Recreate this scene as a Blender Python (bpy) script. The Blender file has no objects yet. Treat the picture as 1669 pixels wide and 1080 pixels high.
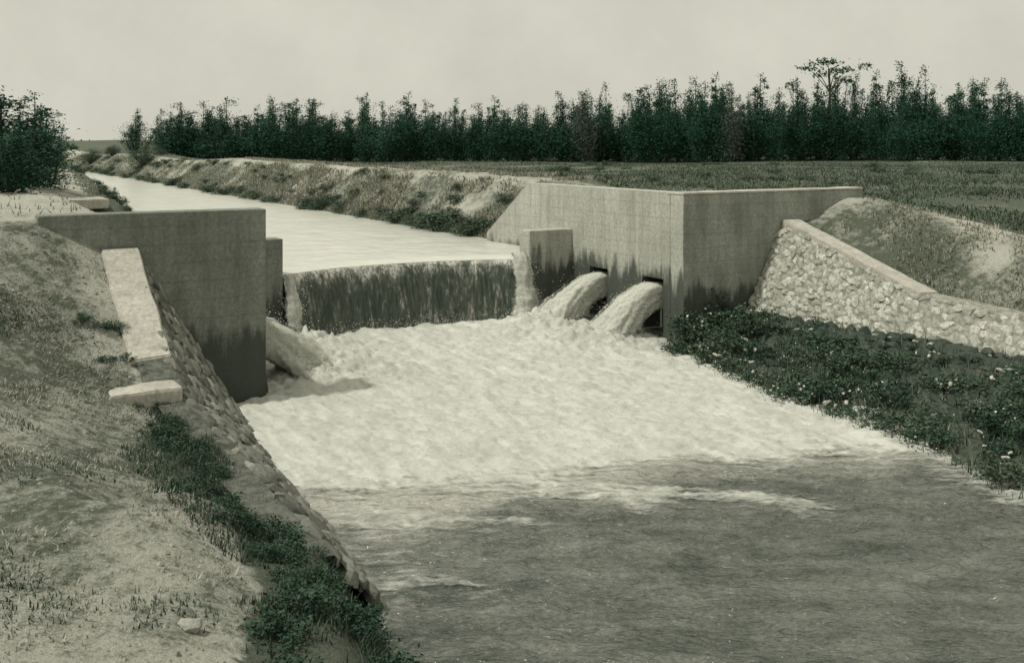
import bpy, bmesh, math, random
import numpy as np
from mathutils import Vector, Matrix

random.seed(7)
RNG = np.random.default_rng(11)
scn = bpy.context.scene
col = scn.collection
R = math.radians

# ------------------------------------------------------------------ frame of the place
# r: across the channel (0 = inner face of the left wall, W = inner face of the right wall)
# t: along the channel, positive upstream, 0 = downstream face of the headwalls; z: 0 = tail water
W = 6.0
PX, PY, TH = -2.775, 11.775, R(29.9)
CT, ST = math.cos(TH), math.sin(TH)
CAMZ = 2.93
F, HV = 1700.0, 232.0
def C(r, t, z): return Vector((PX + r*CT - t*ST, PY + r*ST + t*CT, z))
def CA(r, t): return PX + r*CT - t*ST, PY + r*ST + t*CT
def RT(x, y): return (x-PX)*CT + (y-PY)*ST, -(x-PX)*ST + (y-PY)*CT

# ------------------------------------------------------------------ camera, sky, sun, exposure
cam = bpy.data.cameras.new('camera')
camo = bpy.data.objects.new('camera', cam); col.objects.link(camo)
camo.location = (0, 0, CAMZ); camo.rotation_euler = (R(90), 0, 0)
cam.sensor_width = 36; cam.lens = F/1669*36; cam.shift_y = -(540-HV)/1669
cam.clip_start = 0.05; cam.clip_end = 5000
scn.camera = camo

rv = Vector((CT, ST, 0)); tv = Vector((-ST, CT, 0))
SUN_H = (-rv + 0.18*tv).normalized()
EL = R(59)
to_sun = Vector((SUN_H.x*math.cos(EL), SUN_H.y*math.cos(EL), math.sin(EL)))
w = bpy.data.worlds.new('World'); scn.world = w; w.use_nodes = True
nt = w.node_tree; nt.nodes.clear()
sky = nt.nodes.new('ShaderNodeTexSky'); sky.sky_type = 'NISHITA'; sky.sun_disc = False
sky.sun_elevation = EL; sky.sun_rotation = math.atan2(to_sun.x, to_sun.y)
sky.air_density = 1.0; sky.dust_density = 6.0
hs = nt.nodes.new('ShaderNodeHueSaturation'); hs.inputs['Saturation'].default_value = 0.0
tint = nt.nodes.new('ShaderNodeMix'); tint.data_type = 'RGBA'; tint.blend_type = 'MULTIPLY'; tint.inputs[0].default_value = 1
tint.inputs[7].default_value = (1.0, 0.975, 0.86, 1)
flat = nt.nodes.new('ShaderNodeMix'); flat.data_type = 'RGBA'; flat.inputs[0].default_value = 0.85
tc = nt.nodes.new('ShaderNodeTexCoord'); nz = nt.nodes.new('ShaderNodeTexNoise')
nz.inputs['Scale'].default_value = 7.0; nz.inputs['Detail'].default_value = 9; nz.inputs['Roughness'].default_value = 0.62
cr = nt.nodes.new('ShaderNodeValToRGB')
cr.color_ramp.elements[0].position = 0.30; cr.color_ramp.elements[0].color = (6.4, 6.3, 5.35, 1)
cr.color_ramp.elements[1].position = 0.72; cr.color_ramp.elements[1].color = (7.6, 7.45, 6.35, 1)
bg = nt.nodes.new('ShaderNodeBackground'); bg.inputs[1].default_value = 0.10
out = nt.nodes.new('ShaderNodeOutputWorld')
L = nt.links.new
L(sky.outputs[0], hs.inputs['Color']); L(hs.outputs[0], tint.inputs[6]); L(tint.outputs[2], flat.inputs[6])
L(tc.outputs['Generated'], nz.inputs['Vector']); L(nz.outputs[0], cr.inputs[0]); L(cr.outputs[0], flat.inputs[7])
L(flat.outputs[2], bg.inputs[0]); L(bg.outputs[0], out.inputs[0])

sl = bpy.data.lights.new('sun', 'SUN'); sl.energy = 2.8; sl.angle = R(2.0); sl.color = (1.0, 0.985, 0.90)
so = bpy.data.objects.new('sun', sl); col.objects.link(so)
so.rotation_euler = (-to_sun).to_track_quat('-Z', 'Y').to_euler(); so.location = (-20, -5, 30)

scn.view_settings.view_transform = 'Standard'; scn.view_settings.look = 'None'
scn.view_settings.exposure = 0.0; scn.view_settings.gamma = 1.0; scn.view_settings.use_curve_mapping = False

# ------------------------------------------------------------------ noise
TAB = np.random.default_rng(3).random((256, 256))
def vn(x, y):
    x = np.asarray(x, float); y = np.asarray(y, float)
    xi = np.floor(x).astype(int); yi = np.floor(y).astype(int)
    fx = x-xi; fy = y-yi; fx = fx*fx*(3-2*fx); fy = fy*fy*(3-2*fy)
    a = TAB[xi & 255, yi & 255]; b = TAB[(xi+1) & 255, yi & 255]
    c = TAB[xi & 255, (yi+1) & 255]; d = TAB[(xi+1) & 255, (yi+1) & 255]
    return (a*(1-fx)+b*fx)*(1-fy) + (c*(1-fx)+d*fx)*fy
def fbm(x, y, o=4, g=0.5):
    s = 0; a = 1; n = 0
    for i in range(o):
        s = s + a*(vn(x*2**i+17.3*i, y*2**i+9.1*i)-0.5); n += a; a *= g
    return s/n*2
def sm(a, b, x):
    q = np.clip((x-a)/(b-a), 0, 1); return q*q*(3-2*q)
def it(x, xs, ys): return np.interp(x, xs, ys)

# ------------------------------------------------------------------ materials
def newmat(name, rough=0.9, spec=0.2):
    m = bpy.data.materials.new(name); m.use_nodes = True
    n = m.node_tree; b = n.nodes['Principled BSDF']
    b.inputs['Roughness'].default_value = rough; b.inputs['Specular IOR Level'].default_value = spec
    return m, n, b
def N(n, kind, **kw):
    o = n.nodes.new('ShaderNode'+kind)
    for k, v in kw.items(): setattr(o, k, v)
    return o
def noise(n, vec, scale, detail=6, rough=0.6, stretch=None):
    if stretch:
        mp = N(n, 'Mapping'); mp.inputs['Scale'].default_value = stretch
        n.links.new(vec, mp.inputs[0]); vec = mp.outputs[0]
    t = N(n, 'TexNoise'); t.inputs['Scale'].default_value = scale
    t.inputs['Detail'].default_value = detail; t.inputs['Roughness'].default_value = rough
    n.links.new(vec, t.inputs['Vector']); return t.outputs[0]
def ramp(n, fac, stops):
    r = N(n, 'ValToRGB'); e = r.color_ramp.elements
    while len(e) < len(stops): e.new(0.5)
    for el, (p, c) in zip(e, stops):
        el.position = p; el.color = (c, c, c, 1) if isinstance(c, (int, float)) else (*c, 1)
    n.links.new(fac, r.inputs[0]); return r.outputs[0]
def mix(n, fac, a, b, blend='MIX'):
    m = N(n, 'Mix', data_type='RGBA', blend_type=blend)
    for s, v in ((0, fac), (6, a), (7, b)):
        if isinstance(v, bpy.types.NodeSocket): n.links.new(v, m.inputs[s])
        elif s == 0: m.inputs[0].default_value = v
        else: m.inputs[s].default_value = (*v, 1)
    return m.outputs[2]
def mth(n, op, a, b=0.0):
    m = N(n, 'Math', operation=op)
    for i, v in enumerate((a, b)):
        if isinstance(v, bpy.types.NodeSocket): n.links.new(v, m.inputs[i])
        else: m.inputs[i].default_value = v
    return m.outputs[0]
def bump(n, b, h, strength=0.5, dist=0.02):
    u = N(n, 'Bump'); u.inputs['Strength'].default_value = strength; u.inputs['Distance'].default_value = dist
    n.links.new(h, u.inputs['Height']); n.links.new(u.outputs[0], b.inputs['Normal'])
def pos(n): return N(n, 'NewGeometry').outputs['Position']

def m_concrete(name, light, dark, wet_z=None, wet=(0.035, 0.045, 0.035)):
    m, n, b = newmat(name, 0.9, 0.25); p = pos(n)
    a = noise(n, p, 1.6, 8, 0.65); f = noise(n, p, 26, 6, 0.75); s = noise(n, p, 3.0, 6, 0.7, (2.2, 2.2, 0.22))
    c = mix(n, ramp(n, a, [(0.32, 0.0), (0.70, 1.0)]), dark, light)
    c = mix(n, mth(n, 'MULTIPLY', ramp(n, s, [(0.44, 0.0), (0.70, 1.0)]), 0.6), c, tuple(x*0.5 for x in dark))
    c = mix(n, mth(n, 'MULTIPLY', ramp(n, f, [(0.36, 1.0), (0.60, 0.0)]), 0.55), c, tuple(x*0.45 for x in dark))
    sep = N(n, 'SeparateXYZ'); n.links.new(p, sep.inputs[0])
    rg = noise(n, p, 7, 4, 0.6, (1, 1, 0.15))
    # board-marked horizontal lines, faint
    wv = N(n, 'TexWave', bands_direction='Z'); wv.inputs['Scale'].default_value = 1.55; wv.inputs['Distortion'].default_value = 0.8
    n.links.new(p, wv.inputs['Vector'])
    c = mix(n, mth(n, 'MULTIPLY', ramp(n, wv.outputs[1], [(0.0, 1.0), (0.05, 0.0)]), 0.24), c, tuple(x*0.5 for x in dark))
    if wet_z is not None:
        h = mth(n, 'ADD', sep.outputs[2], mth(n, 'MULTIPLY', mth(n, 'SUBTRACT', a, 0.5), -0.9))
        h = mth(n, 'ADD', h, mth(n, 'MULTIPLY', mth(n, 'SUBTRACT', rg, 0.5), -0.9))
        wt = N(n, 'MapRange'); wt.interpolation_type = 'SMOOTHSTEP'
        wt.inputs[1].default_value = wet_z+0.14; wt.inputs[2].default_value = wet_z-0.16
        n.links.new(h, wt.inputs[0])
        wf = wt.outputs[0]
        c = mix(n, mth(n, 'MULTIPLY', wf, 0.88), c, wet)
        rr = N(n, 'MapRange'); rr.inputs[3].default_value = 0.9; rr.inputs[4].default_value = 0.45
        n.links.new(wf, rr.inputs[0]); n.links.new(rr.outputs[0], b.inputs['Roughness'])
    n.links.new(c, b.inputs['Base Color'])
    bump(n, b, mth(n, 'ADD', f, mth(n, 'MULTIPLY', a, 1.5)), 0.5, 0.012)
    return m

def m_leaf(name, c0, c1, trans=0.25):
    m, n, b = newmat(name, 0.7, 0.25)
    oi = N(n, 'ObjectInfo'); ra = N(n, 'NewGeometry').outputs['Random Per Island']
    f = mth(n, 'ADD', mth(n, 'MULTIPLY', oi.outputs['Random'], 0.45), mth(n, 'MULTIPLY', ra, 0.55))
    n.links.new(mix(n, f, c0, c1), b.inputs['Base Color'])
    return m

M = {}
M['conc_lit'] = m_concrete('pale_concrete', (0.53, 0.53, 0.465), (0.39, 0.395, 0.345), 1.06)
M['conc_dark'] = m_concrete('shaded_concrete', (0.31, 0.325, 0.285), (0.17, 0.19, 0.155), 0.74)  # shaded copy of the concrete: headwall shade darkened into the colour, foot wet
M['conc_mid'] = m_concrete('grey_concrete', (0.44, 0.455, 0.40), (0.26, 0.28, 0.235), 0.80)  # lighter shaded copy for the right headwall, foot wet
M['conc_cap'] = m_concrete('coping_concrete', (0.56, 0.54, 0.47), (0.45, 0.435, 0.375))
M['conc_wet'] = m_concrete('wet_concrete', (0.09, 0.10, 0.085), (0.05, 0.06, 0.05))
M['leaf_tree'] = m_leaf('tree_leaf', (0.011, 0.052, 0.026), (0.024, 0.084, 0.046))
M['leaf_pale'] = m_leaf('pale_tree_leaf', (0.045, 0.075, 0.055), (0.10, 0.125, 0.10))
M['leaf_shrub'] = m_leaf('shrub_leaf', (0.020, 0.052, 0.029), (0.085, 0.118, 0.077))
M['leaf_dark'] = m_leaf('dark_weed_leaf', (0.013, 0.045, 0.024), (0.050, 0.086, 0.050))
M['speck'] = m_leaf('pale_speck', (0.40, 0.42, 0.36), (0.62, 0.60, 0.52))  # small pale specks among the leaves
M['grass_dry'] = m_leaf('dry_grass', (0.09, 0.10, 0.07), (0.34, 0.33, 0.27))
M['grass_field'] = m_leaf('field_grass_blade', (0.05, 0.065, 0.045), (0.17, 0.18, 0.14))
M['grass_pale'] = m_leaf('bleached_grass', (0.20, 0.205, 0.165), (0.46, 0.455, 0.385))
M['grass_dark'] = m_leaf('dark_grass', (0.020, 0.052, 0.030), (0.090, 0.112, 0.078))
m, n, b = newmat('bark', 0.9, 0.1); M['bark'] = m
n.links.new(mix(n, noise(n, pos(n), 9, 5, 0.6), (0.03, 0.04, 0.03), (0.11, 0.11, 0.09)), b.inputs['Base Color'])

m, n, b = newmat('ground', 0.95, 0.1); M['ground'] = m; p = pos(n)
at = N(n, 'Attribute'); at.attribute_name = 'veg'
a = noise(n, p, 1.3, 8, 0.62); f1 = noise(n, p, 9, 8, 0.7); f2 = noise(n, p, 45, 5, 0.7)
v = mth(n, 'ADD', at.outputs['Fac'], mth(n, 'MULTIPLY', mth(n, 'SUBTRACT', a, 0.5), 0.9))
v = mth(n, 'ADD', v, mth(n, 'MULTIPLY', mth(n, 'SUBTRACT', f1, 0.5), 1.3))
v = mth(n, 'ADD', v, mth(n, 'MULTIPLY', mth(n, 'SUBTRACT', f2, 0.5), 0.7))
soil = mix(n, ramp(n, f1, [(0.3, 0.0), (0.7, 1.0)]), (0.34, 0.34, 0.29), (0.57, 0.565, 0.49))
gr = mix(n, ramp(n, f2, [(0.3, 0.0), (0.75, 1.0)]), (0.045, 0.062, 0.042), (0.17, 0.18, 0.14))
n.links.new(mix(n, ramp(n, v, [(0.30, 0.0), (0.66, 1.0)]), soil, gr), b.inputs['Base Color'])
bump(n, b, mth(n, 'ADD', mth(n, 'MULTIPLY', f1, 1.4), f2), 0.9, 0.035)

m, n, b = newmat('rubble_stone', 0.9, 0.2); M['stone'] = m; p = pos(n)
oi = N(n, 'ObjectInfo')
c = mix(n, oi.outputs['Random'], (0.34, 0.34, 0.29), (0.58, 0.575, 0.50))
n.links.new(mix(n, ramp(n, noise(n, p, 24, 6, 0.7), [(0.34, 0.75), (0.60, 0.0)]), c, (0.12, 0.125, 0.105)), b.inputs['Base Color'])
bump(n, b, noise(n, p, 60, 5, 0.7), 0.6, 0.01)
m, n, b = newmat('mortar', 0.95, 0.15); M['mortar'] = m; p = pos(n)
n.links.new(mix(n, ramp(n, noise(n, p, 12, 6, 0.7), [(0.35, 0.0), (0.65, 1.0)]), (0.14, 0.145, 0.122), (0.40, 0.40, 0.345)), b.inputs['Base Color'])
bump(n, b, noise(n, p, 40, 5, 0.7), 0.8, 0.02)

def m_water(name, c0, c1, rough, bs, bd, st=(1, 1, 1), wisps=False):
    m, n, b = newmat(name, rough, 0.5); b.inputs['IOR'].default_value = 1.33; p = pos(n)
    n.links.new(mix(n, ramp(n, noise(n, p, 1.5, 9, 0.72, st), [(0.30, 0.0), (0.72, 1.0)]), c0, c1), b.inputs['Base Color'])
    if wisps:
        at = N(n, 'Attribute'); at.attribute_name = 'foamy'; wn = noise(n, p, 3.2, 9, 0.76, (0.7, 2.0, 1))
        k_ = mth(n, 'ADD', at.outputs['Fac'], mth(n, 'SUBTRACT', wn, 0.5)); cc = mix(n, ramp(n, k_, [(0.24, 0.0), (0.62, 0.85)]), b.inputs['Base Color'].links[0].from_socket, (0.46, 0.45, 0.395))
        n.links.new(cc, b.inputs['Base Color'])
    bump(n, b, mth(n, 'ADD', noise(n, p, 4.5, 4, 0.55, st), mth(n, 'MULTIPLY', noise(n, p, 18, 2, 0.5, st), 0.25)), bs, bd)
    return m
M['canal'] = m_water('silty_canal_water', (0.50, 0.505, 0.45), (0.60, 0.60, 0.53), 0.22, 0.35, 0.03)
M['pool'] = m_water('dark_rippled_water', (0.038, 0.050, 0.038), (0.20, 0.206, 0.178), 0.10, 1.0, 0.13, (0.7, 1.9, 1), True)
m, n, b = newmat('white_foam', 0.85, 0.25); M['foam'] = m; p = pos(n)
fa = noise(n, p, 9, 8, 0.72); fb = noise(n, p, 2.0, 6, 0.6)
c = mix(n, ramp(n, fa, [(0.30, 0.0), (0.52, 1.0)]), (0.34, 0.35, 0.31), (0.49, 0.495, 0.445))
c = mix(n, mth(n, 'MULTIPLY', ramp(n, fb, [(0.32, 1.0), (0.52, 0.0)]), 0.30), c, (0.32, 0.325, 0.285))
vr = N(n, 'VectorRotate', rotation_type='Z_AXIS'); vr.inputs['Angle'].default_value = -TH; n.links.new(p, vr.inputs[0])
sk = noise(n, vr.outputs[0], 3.0, 7, 0.7, (2.6, 0.45, 1))
c = mix(n, mth(n, 'MULTIPLY', ramp(n, sk, [(0.36, 1.0), (0.56, 0.0)]), 0.40), c, (0.30, 0.305, 0.265))
c = mix(n, mth(n, 'MULTIPLY', ramp(n, sk, [(0.52, 0.0), (0.70, 1.0)]), 0.6), c, (0.62, 0.62, 0.56))
at = N(n, 'Attribute'); at.attribute_name = 'thick'
fs = noise(n, p, 6, 8, 0.75, (0.6, 2.2, 1))
tk = mth(n, 'ADD', at.outputs['Fac'], mth(n, 'MULTIPLY', mth(n, 'SUBTRACT', fs, 0.5), 1.6))
n.links.new(ramp(n, tk, [(0.42, 0.0), (0.92, 1.0)]), b.inputs['Alpha'])
n.links.new(c, b.inputs['Base Color']); bump(n, b, mth(n, 'ADD', fa, mth(n, 'MULTIPLY', noise(n, p, 30, 4, 0.7), 0.5)), 0.4, 0.035)
m, n, b = newmat('falling_water', 0.35, 0.5); M['fall'] = m; p = pos(n)
s1 = noise(n, p, 16, 6, 0.7, (1, 1, 0.10)); s2 = noise(n, p, 5, 5, 0.7, (1, 1, 0.35)); s3 = noise(n, p, 40, 3, 0.6, (1, 1, 0.3))
sep = N(n, 'SeparateXYZ'); n.links.new(p, sep.inputs[0])
lip = N(n, 'MapRange'); lip.inputs[1].default_value = 0.80; lip.inputs[2].default_value = 1.08; lip.inputs[3].default_value = 0.0; lip.inputs[4].default_value = 0.16
n.links.new(sep.outputs[2], lip.inputs[0])
k = mth(n, 'ADD', mth(n, 'MULTIPLY', s1, 0.6), mth(n, 'MULTIPLY', s2, 0.4))
k = mth(n, 'ADD', mth(n, 'ADD', k, mth(n, 'MULTIPLY', mth(n, 'SUBTRACT', s3, 0.5), 0.25)), lip.outputs[0])
n.links.new(ramp(n, k, [(0.42, (0.022, 0.036, 0.024)), (0.54, (0.065, 0.078, 0.060)), (0.61, (0.22, 0.22, 0.19)), (0.70, (0.55, 0.53, 0.47))]), b.inputs['Base Color'])
bump(n, b, s1, 0.6, 0.04)
m, n, b = newmat('white_jet_water', 0.6, 0.3); M['jet'] = m
tcj = N(n, 'TexCoord').outputs['Object']
j1 = noise(n, tcj, 9, 6, 0.7, (0.16, 2.0, 2.0)); j2 = noise(n, tcj, 30, 4, 0.7, (0.5, 1, 1))
n.links.new(mix(n, ramp(n, mth(n, 'ADD', mth(n, 'MULTIPLY', j1, 0.7), mth(n, 'MULTIPLY', j2, 0.3)), [(0.34, 0.0), (0.50, 1.0)]), (0.42, 0.43, 0.38), (0.56, 0.565, 0.505)), b.inputs['Base Color'])
bump(n, b, mth(n, 'ADD', j1, mth(n, 'MULTIPLY', j2, 0.6)), 0.6, 0.03)

m, n, b = newmat('spray_veil_water', 0.8, 0.1); M['veil'] = m
b.inputs['Base Color'].default_value = (0.58, 0.585, 0.52, 1)
tcj = N(n, 'TexCoord').outputs['Object']; at = N(n, 'Attribute'); at.attribute_name = 'fray'
vf = mth(n, 'ADD', at.outputs['Fac'], mth(n, 'ADD', mth(n, 'MULTIPLY', noise(n, tcj, 10, 5, 0.7, (0.3, 1.8, 1.8)), 0.6), mth(n, 'MULTIPLY', noise(n, tcj, 45, 4, 0.7), 0.4)))
n.links.new(ramp(n, vf, [(0.46, 0.0), (0.66, 0.75)]), b.inputs['Alpha'])

# ------------------------------------------------------------------ object helpers
def tag(o, label, cat, group=None, kind=None):
    if label: o['label'] = label
    if cat: o['category'] = cat
    if group: o['group'] = group
    if kind: o['kind'] = kind
    return o
def empty(name, loc, label, cat, group=None):
    o = bpy.data.objects.new(name, None); col.objects.link(o); o.location = loc
    o.empty_display_size = 0.2
    return tag(o, label, cat, group)
def link(name, me, mat, parent=None, world=True, recenter=False):
    """world=True: mesh coordinates are world coordinates."""
    if mat is not None and not me.materials: me.materials.append(mat)
    o = bpy.data.objects.new(name, me); col.objects.link(o)
    if parent is not None:
        o.parent = parent
        if world: o.matrix_parent_inverse = parent_world(parent).inverted()
    elif recenter:
        co = np.empty(len(me.vertices)*3); me.vertices.foreach_get('co', co); co = co.reshape(-1, 3)
        c = np.array([(co[:, 0].min()+co[:, 0].max())/2, (co[:, 1].min()+co[:, 1].max())/2, co[:, 2].min()])
        me.vertices.foreach_set('co', (co-c).ravel()); me.update(); o.location = c
    return o
def parent_world(p):
    m = Matrix.LocRotScale(p.location, p.rotation_euler, p.scale)
    return m if p.parent is None else parent_world(p.parent) @ p.matrix_parent_inverse @ m
def npmesh(name, verts, faces, smooth=False):
    """faces: (n,k) array"""
    verts = np.asarray(verts, np.float32); faces = np.asarray(faces, np.int32)
    me = bpy.data.meshes.new(name); nf, k = faces.shape
    me.vertices.add(len(verts)); me.vertices.foreach_set('co', verts.ravel())
    me.loops.add(nf*k); me.loops.foreach_set('vertex_index', faces.ravel())
    me.polygons.add(nf); me.polygons.foreach_set('loop_start', np.arange(0, nf*k, k, dtype=np.int32))
    me.polygons.foreach_set('use_smooth', np.full(nf, smooth))
    me.update(calc_edges=True); me.validate()
    return me
def gridfaces(nu, nv, wrap=False):
    i, j = np.meshgrid(np.arange(nu-1), np.arange(nv if wrap else nv-1), indexing='ij')
    a = i*nv+j; b_ = i*nv+(j+1) % nv
    return np.stack([a, b_, b_+nv, a+nv], -1).reshape(-1, 4)
def prism(name, poly, axis_vec, mat, bevel=0.012, jit=0.006, parent=None, recenter=False, cut=0.35, chip=0.0):
    """poly: world points of one face; extruded along axis_vec; edges worn a little."""
    bm = bmesh.new()
    a = [bm.verts.new(p) for p in poly]; b_ = [bm.verts.new(Vector(p)+Vector(axis_vec)) for p in poly]
    bm.faces.new(a); bm.faces.new(b_[::-1]); k = len(a)
    for i in range(k): bm.faces.new((a[i], b_[i], b_[(i+1) % k], a[(i+1) % k]))
    bmesh.ops.recalc_face_normals(bm, faces=bm.faces)
    if bevel: bmesh.ops.bevel(bm, geom=[e for e in bm.edges], offset=bevel, segments=2, affect='EDGES', profile=0.6)
    bmesh.ops.triangulate(bm, faces=list(bm.faces))
    for _ in range(4):
        es = [e for e in bm.edges if e.calc_length() > cut]
        if not es: break
        bmesh.ops.subdivide_edges(bm, edges=es, cuts=1)
        bmesh.ops.triangulate(bm, faces=[f for f in bm.faces if len(f.verts) > 3])
    bm.normal_update()
    bm.verts.ensure_lookup_table()
    for v in bm.verts:
        q = v.co
        if chip:
            if max(v.normal.dot(f.normal) for f in v.link_faces) < 0.985 or min(v.normal.dot(f.normal) for f in v.link_faces) < 0.9:
                e_ = float(fbm(q.x*9+q.z*5, q.y*9-q.z*7, 3)); v.co = q-v.normal*(max(0.0, e_-0.12)*chip+abs(e_)*0.006)
            continue
        d = float(fbm(q.x*3.1+q.z*1.7+q.y, q.y*2.7-q.z*2.3, 3))*jit
        v.co = q + v.normal*d
    me = bpy.data.meshes.new(name); bm.to_mesh(me); bm.free()
    return link(name, me, mat, parent, recenter=recenter)
def boxrt(name, r0, r1, t0, t1, z0, z1, mat, parent=None, **kw):
    return prism(name, [C(r0, t0, z0), C(r1, t0, z0), C(r1, t1, z0), C(r0, t1, z0)], (0, 0, z1-z0), mat, parent=parent, **kw)

# ------------------------------------------------------------------ terrain
LW_T = [0, 1.5, 2.1, 6.3, 8, 30]
def lw_r(d): return it(d, [0, 2.1, 2.7, 5.5, 12], [-1.42, -1.40, -1.34, -1.22, -1.22])          # top edge of the left stone wall
def lw_z(d): return it(d, [0, 1.5, 2.1, 2.7, 5.5, 12], [1.80, 0.98, 0.72, 0.58, 0.40, 0.40])
def lt_r(d): return it(d, [0, 3.9, 5.5, 12], [-0.36, -0.66, -0.86, -0.9])          # its toe at the water
def rw_z(d): return it(d, [0, 2.5, 4.1, 12], [1.76, 0.95, 0.86, 0.78])             # top edge of the right stone wall
RW_R = 7.90
def rt_r(d): return RW_R - 0.10 - 0.50*(rw_z(d)-0.40)                               # its toe on the berm
def rshore(d): return it(d, [0, 1.5, 3, 4.2, 5.2, 6.1, 8, 14], [5.65, 5.2, 4.98, 4.78, 4.68, 4.35, 4.2, 4.1])
def lcrest(t): return it(t, [0, 4.4, 5.4, 23, 45, 70, 120], [-0.3, -0.3, -0.62, 1.25, 3.0, 5.2, 6.0])
def path_edge(d): return it(d, [0, 1.6, 2.7, 4.5, 6.6, 7.7, 12], [-1.74, -1.76, -1.75, -1.95, -2.05, -2.42, -2.9])

def ground_z(r, t, detail=True):
    r = np.asarray(r, float); t = np.asarray(t, float); r, t = np.broadcast_arrays(r, t)
    x, y = CA(r, t)
    # ---- upstream half
    rc = lcrest(t); zc = it(t, [0, 4.4, 6.5], [1.20, 1.20, 1.92])
    zl = zc + (it(t, [0, 12, 60], [2.16, 2.16, 2.25])-zc)*sm(0, 1.5, rc-r)
    zl = zl + 0.35*sm(6, 16, -r)
    rR = it(t, [0, 4.2, 6.6, 200], [6.36, 6.36, 7.7, 7.7])
    crestz = it(t, [0, 4, 8, 30], [2.10, 2.10, 2.16, 2.22])
    fz = it(t, [-20, -3, 5, 20], [0.95, 1.05, 1.35, 1.62])
    zr = crestz + (fz-crestz)*sm(1.1, 3.6, r-rR)
    lump = fbm(x*0.55, y*0.55, 4)
    zs_r = 1.0 + (crestz-1.0)*np.clip((r-6.1)/np.maximum(rR-6.1, 0.1), 0, 1)
    zs_r = zs_r + 0.22*lump*sm(6.2, 7.0, r)*sm(6.2, 7.5, t)*(1-sm(8.2, 9.5, r))
    bed = np.where(t > 3.8, 0.15, -0.9)
    le = np.maximum(rc+0.75, 0.0); le = np.where(t < 4.4, 0.0, le)
    zsl_l = zc + (0.9-zc)*np.clip((r-rc)/np.maximum(le-rc, 0.05), 0, 1)
    up = np.where(r < rc, zl, np.where(r < le, zsl_l, np.where(r < 6.1, bed, np.where(r < rR, zs_r, zr))))
    # inside the right wall line
    near = (t < 4.3)
    up = np.where(near & (r > 6.1) & (r < 6.30), bed, up)
    up = np.where(near & (r >= 6.30) & (r < 6.4), 2.05, up)
    # ---- downstream half
    d = np.maximum(-t, 0)
    rw = lw_r(d); zw = lw_z(d)-0.03
    zp = it(d, [0, 1.2, 2.5, 4, 6, 8, 12, 30], [2.14, 1.70, 1.24, 1.04, 0.96, 0.95, 0.95, 0.95])
    width = it(d, [0, 1.2, 2.5, 5, 8], [0.75, 1.9, 1.9, 1.2, 1.1])
    qg = np.clip((rw-0.30-r)/width, 0, 1); zgl = zw + (zp-zw)*(0.75*qg+0.25*qg*qg*(3-2*qg))
    zgl = zgl + 0.45*sm(5, 16, -r)
    face = zw-0.22 + (-0.25-(zw-0.22))*np.clip((r-rw)/(lt_r(d)-rw), 0, 1.6)
    rb = it(d, [5.4, 6.2, 7.7, 12], [-1.28, -1.6, -1.95, -2.0]); zb = it(d, [5.4, 6.2, 7.7], [0.42, 0.66, 0.80]); bare = zb + (-0.12-zb)*np.clip((r-rb)/(-1.02-rb), 0, 2)
    face = np.where(d > 5.55, bare, face); rw = np.where(d > 5.55, rb, rw); zgl = np.where(d > 5.55, zb+(zp-zb)*sm(0, 0.9, rb-r), zgl)
    sh = rshore(d)
    berm = np.clip((r-sh)/(rt_r(d)-sh), -0.5, 1)*0.46
    berm = np.where(r < sh, np.maximum((r-sh)*0.9, -0.9), berm) - 0.02
    rz = rw_z(d)-0.04
    tor = rt_r(d)
    rface = 0.40 + (rz-0.16-0.40)*np.clip((r-tor-0.05)/(RW_R-tor-0.05), 0, 1) - 0.08
    ridge = it(d, [0, 1.6, 3.2, 8, 20], [2.06, 1.84, 1.52, 1.25, 1.2])
    zgr = rz + (ridge-rz)*sm(0.25, 1.55, r-RW_R)
    zgr = zgr + (fz-zgr)*sm(9.7, 12.2, r)
    dn = np.where(r < rw, zgl, np.where(r < 2.0, np.maximum(face, -0.9),
         np.where(r < tor, np.maximum(berm, -0.9), np.where(r < RW_R, rface, zgr))))
    z = np.where(t > 0.12, up, dn)
    if detail:
        far = sm(14, 60, np.hypot(x, y))
        amp = np.where((r > -0.2) & (r < 5.0), 0.0, 1.0)*(1-0.9*sm(12, 20, r))*(1-0.9*sm(26, 40, t))*(1-0.9*sm(8, 14, -r))
        z = z + amp*(0.055*fbm(x*1.3, y*1.3, 4) + 0.022*fbm(x*7, y*7, 3)) + far*0.25*fbm(x*0.08, y*0.08, 3)
    return z
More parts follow.
